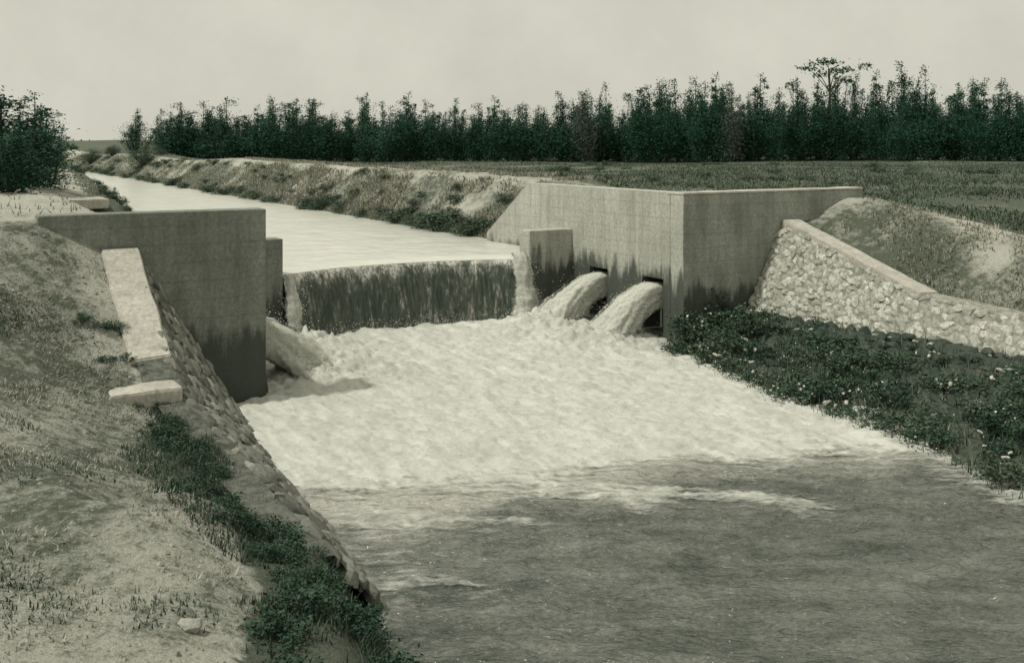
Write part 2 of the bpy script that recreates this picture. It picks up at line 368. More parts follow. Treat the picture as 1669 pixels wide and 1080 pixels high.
def veg_mask(r, t):
    x, y = CA(r, t); d = -t
    n1 = fbm(x*0.9+5, y*0.9, 4); n2 = fbm(x*0.35, y*0.35+8, 3)
    pe = path_edge(np.maximum(d, 0))
    v = np.where(t < 0.12, sm(-0.12, 0.16, r-pe+0.22*n1)*0.95, 0.5)
    v = np.where((t < 0.12) & (r < pe), 0.28 + 0.55*n2 + 0.30*sm(0.9, 2.0, pe-r) + 0.25*sm(2.5, 5.0, -d)*0, v)
    v = np.where((t < 0.12) & (r < pe) & (d < 5.2), np.maximum(v, 0.40+0.55*n2), v)     # rougher grass on the ramp
    v = np.where((t < 0.12) & (r > 2), 0.9, v)
    v = np.where((t < 0.12) & (r > RW_R+0.2), 0.52+0.5*n1, v)
    v = np.where((t < 0.12) & (r > 9.8), 0.90+0.35*n2, v)
    # upstream
    rc = lcrest(t)
    v = np.where((t >= 0.12) & (r < rc+0.8), np.where(r > rc-0.45, 0.75, 0.24+0.25*n1), v)
    v = np.where((t >= 0.12) & (r < rc-it(t, [0, 5, 7, 20], [6.0, 4.5, 1.5, 2.2])), 0.75+0.3*n1, v)
    v = np.where((t >= 0.12) & (r > 6), np.where(r < 6.6, 0.9, 0.60+0.45*n1), v)
    v = np.where((t >= 4.5) & (r > 7.55) & (r < 8.3), 0.42+0.3*n1, v)
    v = np.where((t >= 0.12) & (r > 8.6), 0.86+0.35*n2+0.2*n1, v)
    return np.clip(v, 0, 1)

def axis(segs):
    o = []
    for a, b_, s in segs:
        k = max(2, int(round((b_-a)/s))+1); o.append(np.linspace(a, b_, k)[:-1])
    o.append([segs[-1][1]]); return np.concatenate(o)
def geo(a, b_, s0, q):
    o = [a]; s = s0
    while o[-1] < b_: o.append(o[-1]+s); s *= q
    return np.array(o)
ra = np.concatenate([-geo(5, 900, 0.25, 1.13)[::-1], axis([(-5, -0.32, 0.05), (-0.32, -0.03, 0.29), (-0.03, 6.06, 0.2), (6.06, 10.2, 0.055)])[1:], geo(10.2, 1200, 0.12, 1.06)[1:]])
ta = np.concatenate([-geo(10.5, 40, 0.4, 1.4)[::-1], axis([(-10.5, 0.0, 0.055), (0.0, 0.24, 0.08), (0.24, 6.2, 0.07), (6.2, 22, 0.16)])[1:], geo(22, 1400, 0.2, 1.035)[1:]])
RR, TT = np.meshgrid(ra, ta, indexing='ij')
zz = ground_z(RR, TT)
xx, yy = CA(RR, TT)
far = sm(120, 300, np.hypot(xx, yy))
zz = zz*(1-far) + far*np.where(yy > 0, 1.9, 1.0)
me = npmesh('ground', np.stack([xx, yy, zz], -1).reshape(-1, 3), gridfaces(len(ra), len(ta))[:, ::-1], True)
at = me.attributes.new('veg', 'FLOAT', 'POINT'); at.data.foreach_set('value', veg_mask(RR, TT).astype(np.float32).ravel())
g = link('ground', me, M['ground']); tag(g, 'rough grassy earth banks and field around the canal', 'ground', kind='structure')
if me.polygons[0].normal.z < 0: me.flip_normals()

# far low hill line at the head of the path
hx = np.linspace(-420, 500, 90); hy = np.linspace(330, 480, 10)
HX, HY = np.meshgrid(hx, hy, indexing='ij')
HZ = 1.0 + np.sin((HY-330)/150*math.pi)*(2.6+2.0*fbm(HX*0.012, HY*0.02, 4)) - 0.4
me = npmesh('hills', np.stack([HX, HY, HZ], -1).reshape(-1, 3), gridfaces(90, 10)[:, ::-1], True)
me.attributes.new('veg', 'FLOAT', 'POINT').data.foreach_set('value', np.full(900, 0.85, np.float32))
tag(link('hills', me, M['ground']), 'low far hills on the horizon', 'hills', kind='structure')

# ------------------------------------------------------------------ water
UPZ = 1.07
def bow(r): return 0.56*(1-np.abs((r-3.14)/2.04)**2.4)
CR0, CR1 = 1.10, 5.18
# canal above the weir: a sheet whose downstream edge follows the bowed crest
rr = np.concatenate([np.linspace(-0.35, CR0, 14), np.linspace(CR0, CR1, 70)[1:], np.linspace(CR1, 6.6, 14)[1:]])
tt = geo(0, 240, 0.06, 1.025)
RR, TT = np.meshgrid(rr, tt, indexing='ij')
start = np.where((RR >= CR0-1e-6) & (RR <= CR1+1e-6), 2.98+bow(np.clip(RR, CR0, CR1)), 3.05)
T2 = start + TT; x, y = CA(RR, T2)
lip = sm(0, 0.35, TT)
Z2 = UPZ - 0.045*(1-lip)**2 + (0.012*fbm(x*2.2, y*2.2, 3)+0.008*fbm(x*7, y*7, 2))*lip
me = npmesh('canal_water', np.stack([x, y, Z2], -1).reshape(-1, 3), gridfaces(len(rr), len(tt))[:, ::-1], True)
if me.polygons[0].normal.z < 0: me.flip_normals()
tag(link('canal_water', me, M['canal']), 'smooth pale canal water above the weir', 'water', kind='structure')

# dark rippled water below, foam over its upper part
xs = axis([(-4.5, 9.5, 0.045)]); ys = np.concatenate([axis([(-14, 3.5, 0.25)])[:-1], axis([(3.5, 17.8, 0.05)])])
XX, YY = np.meshgrid(xs, ys, indexing='ij')
def ripf(X, Y): return 0.055*fbm(X*1.4+0.9*fbm(X*0.9, Y*0.9, 3), Y*3.0+0.6*fbm(X, Y+9, 2), 5, 0.62) + 0.026*fbm(X*5, Y*10, 3, 0.6)
rip = ripf(XX, YY)
me = npmesh('pool_water', np.stack([XX, YY, rip], -1).reshape(-1, 3), gridfaces(len(xs), len(ys)), True)
if me.polygons[0].normal.z < 0: me.flip_normals()
Rq, Tq = RT(XX, YY)
cx = (XX[:-1, :-1]+XX[1:, 1:])/2; cy = (YY[:-1, :-1]+YY[1:, 1:])/2
Rc, Tc = RT(cx, cy)
keep = ((Rc > -1.9) & (Rc < 6.05) & (Tc < 0.06)) | ((Rc > -0.1) & (Rc < 6.1) & (Tc < 3.62)) | ((Tc < -6) & (Rc > -2.2) & (Rc < 7))
def submesh(name, V, fac, keepf):
    global USED
    fac = fac[keepf.ravel()]; used = np.unique(fac); USED = used; mp = -np.ones(len(V), int); mp[used] = np.arange(len(used))
    return npmesh(name, V[used], mp[fac], True)
bpy.data.meshes.remove(me)
me = submesh('pool_water', np.stack([XX, YY, rip], -1).reshape(-1, 3), gridfaces(len(xs), len(ys)), keep)
if me.polygons[0].normal.z < 0: me.flip_normals()
fy = it(XX, [-3, -1.5, 0, 0.8, 1.3, 1.7, 2.6, 3.6, 4.4, 5.2], [8.0, 8.2, 8.6, 8.6, 9.0, 9.2, 9.3, 9.45, 9.5, 9.3])
fo = 0.42*sm(-0.9, 0.5, YY-fy+0.5*fbm(XX*1.2, YY*1.2, 3)) + 0.20*(1-sm(-1.0, 0.6, XX))*sm(6.2, 7.4, YY) + 0.10 + 0.22*fbm(XX*0.7+3, YY*1.1, 3) - 0.10*sm(1.0, 4.0, XX)
me.attributes.new('foamy', 'FLOAT', 'POINT').data.foreach_set('value', fo.ravel()[USED].astype(np.float32))
tag(link('pool_water', me, M['pool']), 'dark rippled water of the pool below the weir', 'water', kind='structure')

xs = axis([(-4.6, 6.2, 0.03)]); ys = axis([(6.6, 17.6, 0.03)])
XX, YY = np.meshgrid(xs, ys, indexing='ij'); Rq, Tq = RT(XX, YY)
yb = it(XX, [-3, -1.5, 0, 0.8, 1.3, 1.7, 2.6, 3.6, 4.4, 5.2], [8.55, 8.55, 8.75, 8.85, 9.2, 9.45, 9.55, 9.62, 9.65, 9.55])
wx = XX+0.35*fbm(XX*1.3, YY*1.3, 3); wy = YY+0.35*fbm(XX*1.3+7, YY*1.3, 3)
cov = (wy-yb+0.12)*0.9
def seg(ax, ay, bx, by, wd):
    vx, vy = bx-ax, by-ay; q = np.clip(((wx-ax)*vx+(wy-ay)*vy)/(vx*vx+vy*vy), 0, 1)
    return min(0.30, wd*0.85)*(1-np.hypot(wx-ax-q*vx, (wy-ay-q*vy)*1.6)/wd)
for s_ in ((0.3, 8.95, 2.15, 8.35, 0.34), (-1.2, 8.6, -0.7, 7.9, 0.55), (3.95, 9.8, 4.2, 8.75, 0.38), (-1.3, 7.9, -0.4, 7.6, 0.05),
           (4.6, 9.2, 5.1, 8.6, 0.16), (-1.25, 7.45, -0.5, 7.2, 0.03), (-0.9, 6.75, -0.45, 6.72, 0.04)):
    cov = np.maximum(cov, seg(*s_))
cov = np.maximum(cov, np.where((XX < 0.2) & (YY > 7.2), -0.30+0.0*XX, -9))
n_big = fbm(XX*1.2, YY*2.6, 4, 0.6); n_mid = fbm(XX*5+0.5*n_big, YY*8, 4, 0.6); n_sm = fbm(XX*17, YY*22, 3, 0.6); n_st = fbm(XX*2.2+1.5*n_big, YY*13, 4, 0.62)
edge = np.clip(cov, -0.6, 0.5); edge = np.where(edge > 0, edge*0.8, edge)
inn = sm(0.05, 0.7, cov)
h = edge*0.075 + (0.030*n_big + 0.036*n_st + 0.024*n_sm)*(1-0.4*inn) + inn*(0.024*n_mid + 0.006*n_sm)
h = h + inn*(0.06*np.abs(fbm(XX*2.5, YY*3.5, 3)) + 0.06*sm(0.6, 2.6, Tq)*(0.5+np.abs(fbm(XX*3, YY*3, 3))))
# heaps where the side jets plunge
for jr, jt in ((4.98, 0.74), (4.98, 2.1), (1.05, 0.74), (1.05, 2.1)):
    h = h + 0.27*np.exp(-((Rq-jr)**2/0.60+(Tq-jt)**2/0.30))*(0.85+0.5*n_mid+0.3*n_sm)
hr = ripf(XX, YY)+0.006; h = np.where(cov > -0.75, np.maximum(hr, h+0.35*hr), -0.2)
cx = (XX[:-1, :-1]+XX[1:, 1:])/2; cy = (YY[:-1, :-1]+YY[1:, 1:])/2; Rc, Tc = RT(cx, cy)
keep = (((Rc > -1.0) & (Rc < 6.05) & (Tc <= 0.0)) | ((Rc > 0) & (Rc < 6.0) & (Tc < 2.86)) | ((Rc > CR0) & (Rc < CR1) & (Tc < 3.35))) & (cov[:-1, :-1] > -0.7)
me = submesh('foam', np.stack([XX, YY, h], -1).reshape(-1, 3), gridfaces(len(xs), len(ys)), keep)
if me.polygons[0].normal.z < 0: me.flip_normals()
fk = h.ravel()[USED]
me.attributes.new('thick', 'FLOAT', 'POINT').data.foreach_set('value', np.clip(0.50+1.0*cov.ravel()[USED]+0.22*n_st.ravel()[USED]+0.22*n_big.ravel()[USED], 0, 1.7).astype(np.float32))
tag(link('foam', me, M['foam']), 'churning white foam across the plunge pool below the weir', 'foam', kind='stuff')

# ------------------------------------------------------------------ concrete abutments
def side_wall(name, r0, r1, parent, mat, top, t_end, t_toe, ztoe, holes):
    """wall along the channel, with openings, built of butted blocks; then a sloping upstream end"""
    bm = bmesh.new()
    cuts = [0.302] + [q for hh in holes for q in hh[:2]] + [t_end]
    def blk(t0, t1, z0, z1):
        vs = [bm.verts.new(C(r, t, z)) for r in (r0, r1) for t in (t0, t1) for z in (z0, z1)]
        for f in ((0, 1, 3, 2), (4, 6, 7, 5), (0, 4, 5, 1), (2, 3, 7, 6), (1, 5, 7, 3), (0, 2, 6, 4)): bm.faces.new([vs[i] for i in f])
    for a, b_ in zip(cuts[:-1], cuts[1:]):
        hh = [q for q in holes if abs(q[0]-a) < 1e-6]
        if hh:
            blk(a, b_, -0.9, hh[0][2]); blk(a, b_, hh[0][3], top)
        else: blk(a, b_, -0.9, top)
    if t_toe:
        pts = [(t_end, -0.9), (t_toe, -0.9), (t_toe, ztoe), (t_end, top)]
        a = [bm.verts.new(C(r0, t, z)) for t, z in pts]; b_ = [bm.verts.new(C(r1, t, z)) for t, z in pts]
        bm.faces.new(a); bm.faces.new(b_[::-1])
        for i in range(4): bm.faces.new((a[i], b_[i], b_[(i+1) % 4], a[(i+1) % 4]))
    bmesh.ops.remove_doubles(bm, verts=bm.verts, dist=0.0005)
    # faces shared by two blocks go
    seen = {}
    for f in bm.faces: seen.setdefault(tuple(sorted(v.index for v in f.verts)), []).append(f)
    bm.verts.index_update(); seen = {}
    for f in bm.faces: seen.setdefault(tuple(sorted(v.index for v in f.verts)), []).append(f)
    bmesh.ops.delete(bm, geom=[f for q in seen.values() if len(q) > 1 for f in q], context='FACES')
    bmesh.ops.recalc_face_normals(bm, faces=bm.faces)
    me = bpy.data.meshes.new(name); bm.to_mesh(me); bm.free()
    return link(name, me, mat, parent)

HOLES = [(0.46, 0.97, 0.16, 0.94), (1.86, 2.36, 0.16, 0.94)]
ab = empty('concrete_abutment', C(W+1.5, 0, 0), 'pale concrete abutment with sunlit side wall and two openings pouring jets', 'abutment')
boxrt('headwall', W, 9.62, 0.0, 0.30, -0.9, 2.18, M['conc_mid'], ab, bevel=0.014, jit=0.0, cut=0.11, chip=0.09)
boxrt('coping', W-0.004, 9.64, -0.004, 0.33, 2.181, 2.215, M['conc_cap'], ab, bevel=0.010, jit=0.010)
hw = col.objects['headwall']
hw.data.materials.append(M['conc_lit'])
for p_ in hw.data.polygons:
    if p_.normal.dot(rv) < -0.5: p_.material_index = 1  # faces turned to the sun take the lit copy, light painted by facing
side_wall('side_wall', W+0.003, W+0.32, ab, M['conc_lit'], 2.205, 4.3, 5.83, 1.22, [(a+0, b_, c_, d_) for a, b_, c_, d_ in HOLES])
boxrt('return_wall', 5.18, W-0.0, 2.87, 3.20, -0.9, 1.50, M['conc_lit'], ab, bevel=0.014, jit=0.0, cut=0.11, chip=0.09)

ab = empty('concrete_abutment', C(-1.2, 0, 0), 'concrete abutment wall with shade painted dark, its foot stained black by water', 'abutment')
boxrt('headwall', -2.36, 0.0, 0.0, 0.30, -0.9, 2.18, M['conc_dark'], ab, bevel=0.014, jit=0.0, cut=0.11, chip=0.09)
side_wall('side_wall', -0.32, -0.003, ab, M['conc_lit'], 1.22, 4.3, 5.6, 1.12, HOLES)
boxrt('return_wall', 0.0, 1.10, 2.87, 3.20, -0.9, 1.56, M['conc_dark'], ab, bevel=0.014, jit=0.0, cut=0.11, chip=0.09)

# weir wall, bowed upstream
us = np.linspace(CR0-0.02, CR1+0.02, 30); prof = [(0.14, -0.9), (0.12, 0.6), (0.10, 1.0), (0.16, 1.02), (0.45, 1.01), (0.5, 0.6), (0.5, -0.9)]
V = np.array([C(u, 2.98+bow(u)+dt, z) for u in us for dt, z in prof])
me = npmesh('weir_wall', V, gridfaces(30, len(prof), wrap=True), False)
tag(link('weir_wall', me, M['conc_wet'], recenter=True), 'low bowed concrete weir wall behind the falling water', 'weir')

# waterfall sheet + end spouts
us = np.linspace(CR0+0.02, CR1-0.02, 220); ks = np.linspace(0, 1, 60)
U, K = np.meshgrid(us, ks, indexing='ij')
drop = K**1.35*1.13
fw = 0.02+0.34*np.sqrt(np.maximum(drop, 0))*0.9
st = fbm(U*9, K*1.2, 4, 0.6)*0.022*sm(0.02, 0.4, K) + fbm(U*26, K*2.5, 2)*0.014*sm(0, 0.3, K)
tq = 2.98+bow(U)-fw+st; zq = UPZ-0.046-drop
x, y = CA(U, tq)
me = npmesh('water_sheet', np.stack([x, y, zq], -1).reshape(-1, 3), gridfaces(220, 60), True)
wf = empty('waterfall', C(3.1, 2.9, 0), 'dark sheet of water with pale streaks falling over the bowed weir', 'waterfall')
link('water_sheet', me, M['fall'], wf)
def spout(rc, wd, ztop, seed):
    na, nh = 26, 44
    A, H = np.meshgrid(np.linspace(0, 2*math.pi, na, endpoint=False), np.linspace(0, 1, nh), indexing='ij')
    A, H = A.T, H.T                                    # rows: height
    z = ztop-H*(ztop+0.12)
    wv_ = wd*(0.55+0.55*H)*(1+0.35*fbm(H*5+seed, A*0+seed, 3))
    nn = 1+0.55*fbm(np.cos(A)*3+seed, H*9+np.sin(A)*3, 5, 0.65)
    r = rc+np.cos(A)*wv_*nn; fwd = 0.04+0.36*np.sqrt(H)
    t = 2.98+bow(np.clip(rc, CR0, CR1))-fwd+np.sin(A)*wv_*0.7*nn
    x, y = CA(r, t)
    V = np.stack([x, y, z], -1).reshape(-1, 3)
    me = npmesh('end_spout', V, gridfaces(nh, na, wrap=True), True)
    me.flip_normals() if me.polygons[0].normal.dot(Vector((0, 0, 1))) > 2 else None
    me.attributes.new('thick', 'FLOAT', 'POINT').data.foreach_set('value', np.full(len(V), 1.1, np.float32))
    o = link('end_spout', me, M['foam'], wf)
    for k_, sc_ in enumerate((1.16, 1.38)):
        n2 = nn*sc_*(1+0.3*fbm(np.cos(A)*4+seed+k_*3, H*9+np.sin(A)*4, 3))
        x2, y2 = CA(rc+np.cos(A)*wv_*n2, 2.98+bow(np.clip(rc, CR0, CR1))-fwd+np.sin(A)*wv_*0.7*n2)
        me2 = npmesh('spray_veil', np.stack([x2, y2, z], -1).reshape(-1, 3), gridfaces(nh, na, wrap=True), True)
        me2.attributes.new('fray', 'FLOAT', 'POINT').data.foreach_set('value', (H*0.12-0.08*k_-0.05).astype(np.float32).ravel())
        link('spray_veil', me2, M['veil'], o)
    return o
tag(spout(5.05, 0.21, 1.14, 3.0), 'broad white column of water at one end of the fall', None)
tag(spout(1.22, 0.11, 1.03, 8.0), 'thin white column of water at the other end of the fall', None)

# jets from the openings
def jet(r_wall, sgn, tc_, label):
    nc, ns = 64, 80
    S, A = np.meshgrid(np.linspace(0, 1, ns), np.linspace(0, 2*math.pi, nc, endpoint=False), indexing='ij')
    reach = 1.22
    out_ = -0.18+S*(reach+0.18)
    q = np.clip(out_, 0, None)
    zc = 0.66-0.74*q**1.6
    hw = 0.18+0.20*S**1.5; hh = 0.205+0.03*S
    cosA, sinA = np.cos(A), np.sin(A)
    sq = (np.abs(cosA)**4+np.abs(sinA)**4)**-0.25*0.92
    nn = 1+(0.20*fbm(A*1.9*np.ones_like(S), S*2.0+tc_, 3)+0.30*fbm(cosA*5+tc_, S*8+sinA*5, 5, 0.7))*(0.25+1.0*S)
    ang = np.arctan2(1.02*q**0.55, 1.0)
    dt_ = cosA*hw*sq*nn; dz = sinA*hh*sq*nn
    z = zc+dz*np.cos(ang); o_ = out_+dz*np.sin(ang)*0.9
    r = r_wall+sgn*o_; t = tc_+dt_
    base = C(r_wall, tc_, 0)
    loc = np.stack([o_, dt_*1.0, z], -1).reshape(-1, 3)
    # local frame: x along the jet
    me = npmesh('water_jet', loc, gridfaces(ns, nc, wrap=True), True)
    o = link('water_jet', me, M['jet'], None)
    o.location = base
    for k_, sc_ in enumerate((1.09, 1.20, 1.34)):
        n2 = nn*sc_*(1+0.18*fbm(cosA*4+k_*5+tc_, S*7+sinA*4, 3)*(0.3+S))
        dt2 = cosA*hw*sq*n2; dz2 = sinA*hh*sq*n2
        lo2 = np.stack([out_+dz2*np.sin(ang)*0.9, dt2, zc+dz2*np.cos(ang)], -1)[6:].reshape(-1, 3)
        me2 = npmesh('spray_veil', lo2, gridfaces(ns-6, nc, wrap=True), True)
        me2.attributes.new('fray', 'FLOAT', 'POINT').data.foreach_set('value', (S[6:]*0.22-0.13*k_-0.10*(1-sm(0, 0.25, S[6:]))).astype(np.float32).ravel())
        link('spray_veil', me2, M['veil'], o, world=False)
    d = rv*sgn; o.rotation_euler = (0, 0, math.atan2(d.y, d.x))
    return tag(o, label, 'water jet', 'jets pouring from the side walls')
jet(W, -1, 0.735, 'white water jet from the side wall opening nearer the headwall corner')
jet(W, -1, 2.13, 'white water jet from the side wall opening beside the return wall')
jet(0, 1, 0.735, 'white water jet emerging behind the dark headwall, nearer its corner')
jet(0, 1, 2.13, 'white water jet emerging behind the dark headwall, nearer the weir')

# ------------------------------------------------------------------ rubble stone walls
def hull_stone(seed, a=1.0, b_=0.72, c_=0.55):
    rg = random.Random(seed); bm = bmesh.new()
    for i in range(22):
        v = Vector((rg.gauss(0, 1), rg.gauss(0, 1), rg.gauss(0, 1))).normalized()
        k = (abs(v.x)**3.2+abs(v.y)**3.2+abs(v.z)**3.2)**(-1/3.2)*rg.uniform(0.86, 1.06)
        bm.verts.new((v.x*k*a*0.5, v.y*k*b_*0.5, v.z*k*c_*0.5))
    h = bmesh.ops.convex_hull(bm, input=bm.verts)
    bmesh.ops.delete(bm, geom=[e for e in h['geom_interior'] if isinstance(e, bmesh.types.BMVert)], context='VERTS')
    bmesh.ops.recalc_face_normals(bm, faces=bm.faces)
    me = bpy.data.meshes.new('stone'); bm.to_mesh(me); bm.free()
    me.materials.append(M['stone']); return me
m_ = M['stone'].copy(); m_.name = 'damp_shade_stone'; M['stone_damp_shade'] = m_  # damp stone of the left walls, their shade also darkened into the colour
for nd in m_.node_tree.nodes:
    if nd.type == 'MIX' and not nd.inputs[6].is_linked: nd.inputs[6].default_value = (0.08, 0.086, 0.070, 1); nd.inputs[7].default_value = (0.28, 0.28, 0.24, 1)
STONES = [hull_stone(100+i, 1.0, random.uniform(0.55, 0.85), 0.6) for i in range(12)]
STONES_ROUND = [hull_stone(200+i, 1.0, random.uniform(0.8, 0.95), 0.75) for i in range(5)]
def bilin(top, bot, a, b_):
    """a 0..1 along, b 0..1 from top to bottom; top/bot are functions of a -> Vector"""
    return top(a).lerp(bot(a), b_)
def stone_face(parent, top, bot, size, seed, flip=1, aspect=0.66, slant=0.0, proud=0.02, mat=None):
    rg = random.Random(seed); n_ = 0
    length = sum((top((i+1)/10)-top(i/10)).length for i in range(10))
    na = max(2, int(length/size))
    for i in range(na):
        aa = (i+0.5)/na; hgt = (top(aa)-bot(aa)).length
        nb = max(1, int(hgt/(size*aspect)))
        for j in range(nb):
            a = min(0.995, max(0.005, (i+0.5+(0.5 if j % 2 else 0)-0.25+rg.uniform(-0.16, 0.16))/na))
            b_ = (j+0.5+rg.uniform(-0.15, 0.15))/nb
            p = bilin(top, bot, a, b_); e = 0.01
            ta_ = (bilin(top, bot, min(a+e, 1), b_)-bilin(top, bot, max(a-e, 0), b_)).normalized()
            tb = (bot(a)-top(a)).normalized(); nrm = ta_.cross(tb).normalized()*flip
            if nrm.z < 0: nrm = -nrm
            ta2 = (Matrix.Rotation(slant+rg.gauss(0, 0.35), 3, nrm) @ ta_).normalized()
            tb2 = nrm.cross(ta2)
            s = size*rg.uniform(0.95, 1.5)
            m3 = Matrix((ta2*s, tb2*s*rg.uniform(0.85, 1.2), nrm*size*rg.uniform(0.75, 1.0))).transposed()
            o = bpy.data.objects.new('stone', STONES[rg.randrange(len(STONES))]); col.objects.link(o)
            if mat: o.material_slots[0].link = 'OBJECT'; o.material_slots[0].material = mat
            mw = m3.to_4x4(); mw.translation = p+nrm*(proud+rg.uniform(-0.014, 0.014)-size*0.26)
            o.parent = parent; o.matrix_parent_inverse = Matrix.Identity(4)
            o.matrix_basis = parent_world(parent).inverted() @ mw
            n_ += 1
    return n_
m_ = M['mortar'].copy(); m_.name = 'damp_shade_mortar'; M['mortar_damp_shade'] = m_  # backing behind it: damp, plus the shade of the face in its colour
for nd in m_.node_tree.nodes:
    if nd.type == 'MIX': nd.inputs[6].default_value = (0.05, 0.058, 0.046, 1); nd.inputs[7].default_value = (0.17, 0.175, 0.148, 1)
def backing(parent, top, bot, thick, n_=16, mat='mortar'):
    V = []
    for i in range(n_+1):
        a = i/n_; T_, B_ = top(a), bot(a)
        inn = Vector((T_-B_)); inn.z = 0; inn = inn.normalized()*thick
        V += [T_, B_, B_+inn, T_+inn]
    me = npmesh('mortar_backing', np.array(V), gridfaces(n_+1, 4, wrap=True), False)
    return link('mortar_backing', me, M[mat], parent)
def strip_coping(parent, name, pts, width_vec, thick, mat, n_=14, jit=0.012, overlap=0.03):
    """pts(a) -> point on the inner top edge"""
    V = []
    rg = random.Random(5)
    for i in range(n_+1):
        p = pts(i/n_); wv2 = width_vec*(1+rg.uniform(-0.015, 0.02))
        q = p-width_vec.normalized()*(overlap+rg.uniform(-0.006, 0.010)); up = Vector((0, 0, 1))
        V += [q-up*thick, q+up*rg.uniform(-0.004, 0.004), q+wv2+up*rg.uniform(-jit, 0), q+wv2-up*thick]
    me = npmesh(name, np.array(V), gridfaces(n_+1, 4, wrap=True), False)
    bm = bmesh.new(); bm.from_mesh(me)
    bm.faces.new([bm.verts[i] for i in (0, 1, 2, 3)]) if bm.verts.ensure_lookup_table() is None else 0
    bm.verts.ensure_lookup_table(); k = n_*4
    bm.faces.new([bm.verts[i] for i in (k+3, k+2, k+1, k)])
    bmesh.ops.recalc_face_normals(bm, faces=bm.faces)
    bmesh.ops.bevel(bm, geom=[e for e in bm.edges if e.calc_face_angle(0) > 0.7], offset=0.012, segments=2, affect='EDGES')
    bm.to_mesh(me); bm.free()
    return link(name, me, mat, parent)

def Rtop(d0, d1): return lambda a: C(RW_R, -(d0+(d1-d0)*a), float(rw_z(d0+(d1-d0)*a)))
def Rbot(d0, d1): return lambda a: C(float(rt_r(d0+(d1-d0)*a))-0.03, -(d0+(d1-d0)*a), 0.34)
wing = empty('stone_wing_wall', C(7.6, -1.2, 0.3), 'tall sunlit rubble stone wing wall with sloping coping against the pale abutment', 'stone wall')
tp, bt = Rtop(0.02, 2.5), Rbot(0.02, 2.5)
backing(wing, tp, bt, 0.28); stone_face(wing, tp, bt, 0.128, 21, slant=-0.5)
strip_coping(wing, 'coping', lambda a: tp(a)+Vector((0, 0, 0.02)), rv*0.36, 0.10, M['conc_cap'])
rev = empty('stone_revetment', C(7.7, -5, 0.3), 'low sunlit rubble stone revetment above the leafy berm', 'stone wall')
tp2, bt2 = Rtop(2.5, 8.5), Rbot(2.5, 8.5)
backing(rev, tp2, bt2, 0.30); stone_face(rev, tp2, bt2, 0.165, 22, slant=-0.5, aspect=0.72)
strip_coping(rev, 'coping', lambda a: tp2(a)+Vector((0, 0, -0.02)), rv*0.22, 0.08, M['mortar'], n_=30, jit=0.03)

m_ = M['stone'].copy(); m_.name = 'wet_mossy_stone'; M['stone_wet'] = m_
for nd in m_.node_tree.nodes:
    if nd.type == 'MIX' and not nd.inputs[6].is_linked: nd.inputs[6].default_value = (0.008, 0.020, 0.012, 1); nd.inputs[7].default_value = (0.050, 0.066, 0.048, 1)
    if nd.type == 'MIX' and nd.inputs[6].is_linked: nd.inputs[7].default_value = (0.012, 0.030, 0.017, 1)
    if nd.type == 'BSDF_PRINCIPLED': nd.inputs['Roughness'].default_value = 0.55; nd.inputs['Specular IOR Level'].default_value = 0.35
for d0, d1, lab in ((0.05, 3.9, 'dark wet mossy rubble slope below the tall stone wing wall, beside the foam'), (3.9, 8.4, 'dark wet mossy rubble slope below the low stone revetment, beside the rippled water')):
    apron = empty('stone_apron', C(6.2, -(d0+d1)/2, 0), lab, 'stone slope')
    at_ = lambda a, d0=d0, d1=d1: C(float(rt_r(d0+(d1-d0)*a))-0.02, -(d0+(d1-d0)*a), 0.46)
    ab_ = lambda a, d0=d0, d1=d1: C(float(rshore(d0+(d1-d0)*a))-0.12, -(d0+(d1-d0)*a), -0.10)
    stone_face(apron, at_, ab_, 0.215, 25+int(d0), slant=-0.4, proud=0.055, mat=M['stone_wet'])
def Ltop(d0, d1): return lambda a: C(float(lw_r(d0+(d1-d0)*a)), -(d0+(d1-d0)*a), float(lw_z(d0+(d1-d0)*a)))
def Lbot(d0, d1): return lambda a: C(float(lt_r(d0+(d1-d0)*a))+0.08, -(d0+(d1-d0)*a), -0.16)
wing = empty('stone_wing_wall', C(-1.0, -1.0, 0), 'shaded rubble stone wing wall under a bright white coping by the dark headwall', 'stone wall')
tp, bt = Ltop(0.02, 2.1), Lbot(0.02, 2.1)
backing(wing, tp, bt, 0.28, mat='mortar_damp_shade'); stone_face(wing, tp, bt, 0.17, 23, flip=-1, slant=0.4, proud=0.035, mat=M['stone_damp_shade'])
tpc = Ltop(0.02, 1.62)
strip_coping(wing, 'coping', lambda a: tpc(a)+Vector((0, 0, 0.03)), -rv*0.37, 0.12, M['conc_cap'], jit=0.02)
rev = empty('stone_revetment', C(-1.3, -4.2, 0), 'long low rubble stone revetment sloping into foam below the grassy path edge', 'stone wall')
tp2, bt2 = Ltop(2.1, 5.5), Lbot(2.1, 5.5)
backing(rev, tp2, bt2, 0.26, mat='mortar_damp_shade'); stone_face(rev, tp2, bt2, 0.19, 24, flip=-1, slant=0.3, aspect=0.6, proud=0.045, mat=M['stone_damp_shade'])

# block at the foot of the white coping, slab upstream
blk = boxrt('concrete_block', -2.02, -1.42, -2.28, -1.92, 0.50, 0.80, M['conc_cap'], None, bevel=0.03, jit=0.03, recenter=True, cut=0.12)
tag(blk, 'weathered concrete block lying at the foot of the white coping', 'concrete block')
sl_ = boxrt('concrete_slab', -1.55, -0.75, 6.0, 6.9, 1.88, 2.03, M['conc_cap'], None, bevel=0.02, jit=0.02, recenter=True, cut=0.2)
tag(sl_, 'pale concrete slab lying on the path beside the upper canal', 'concrete slab')

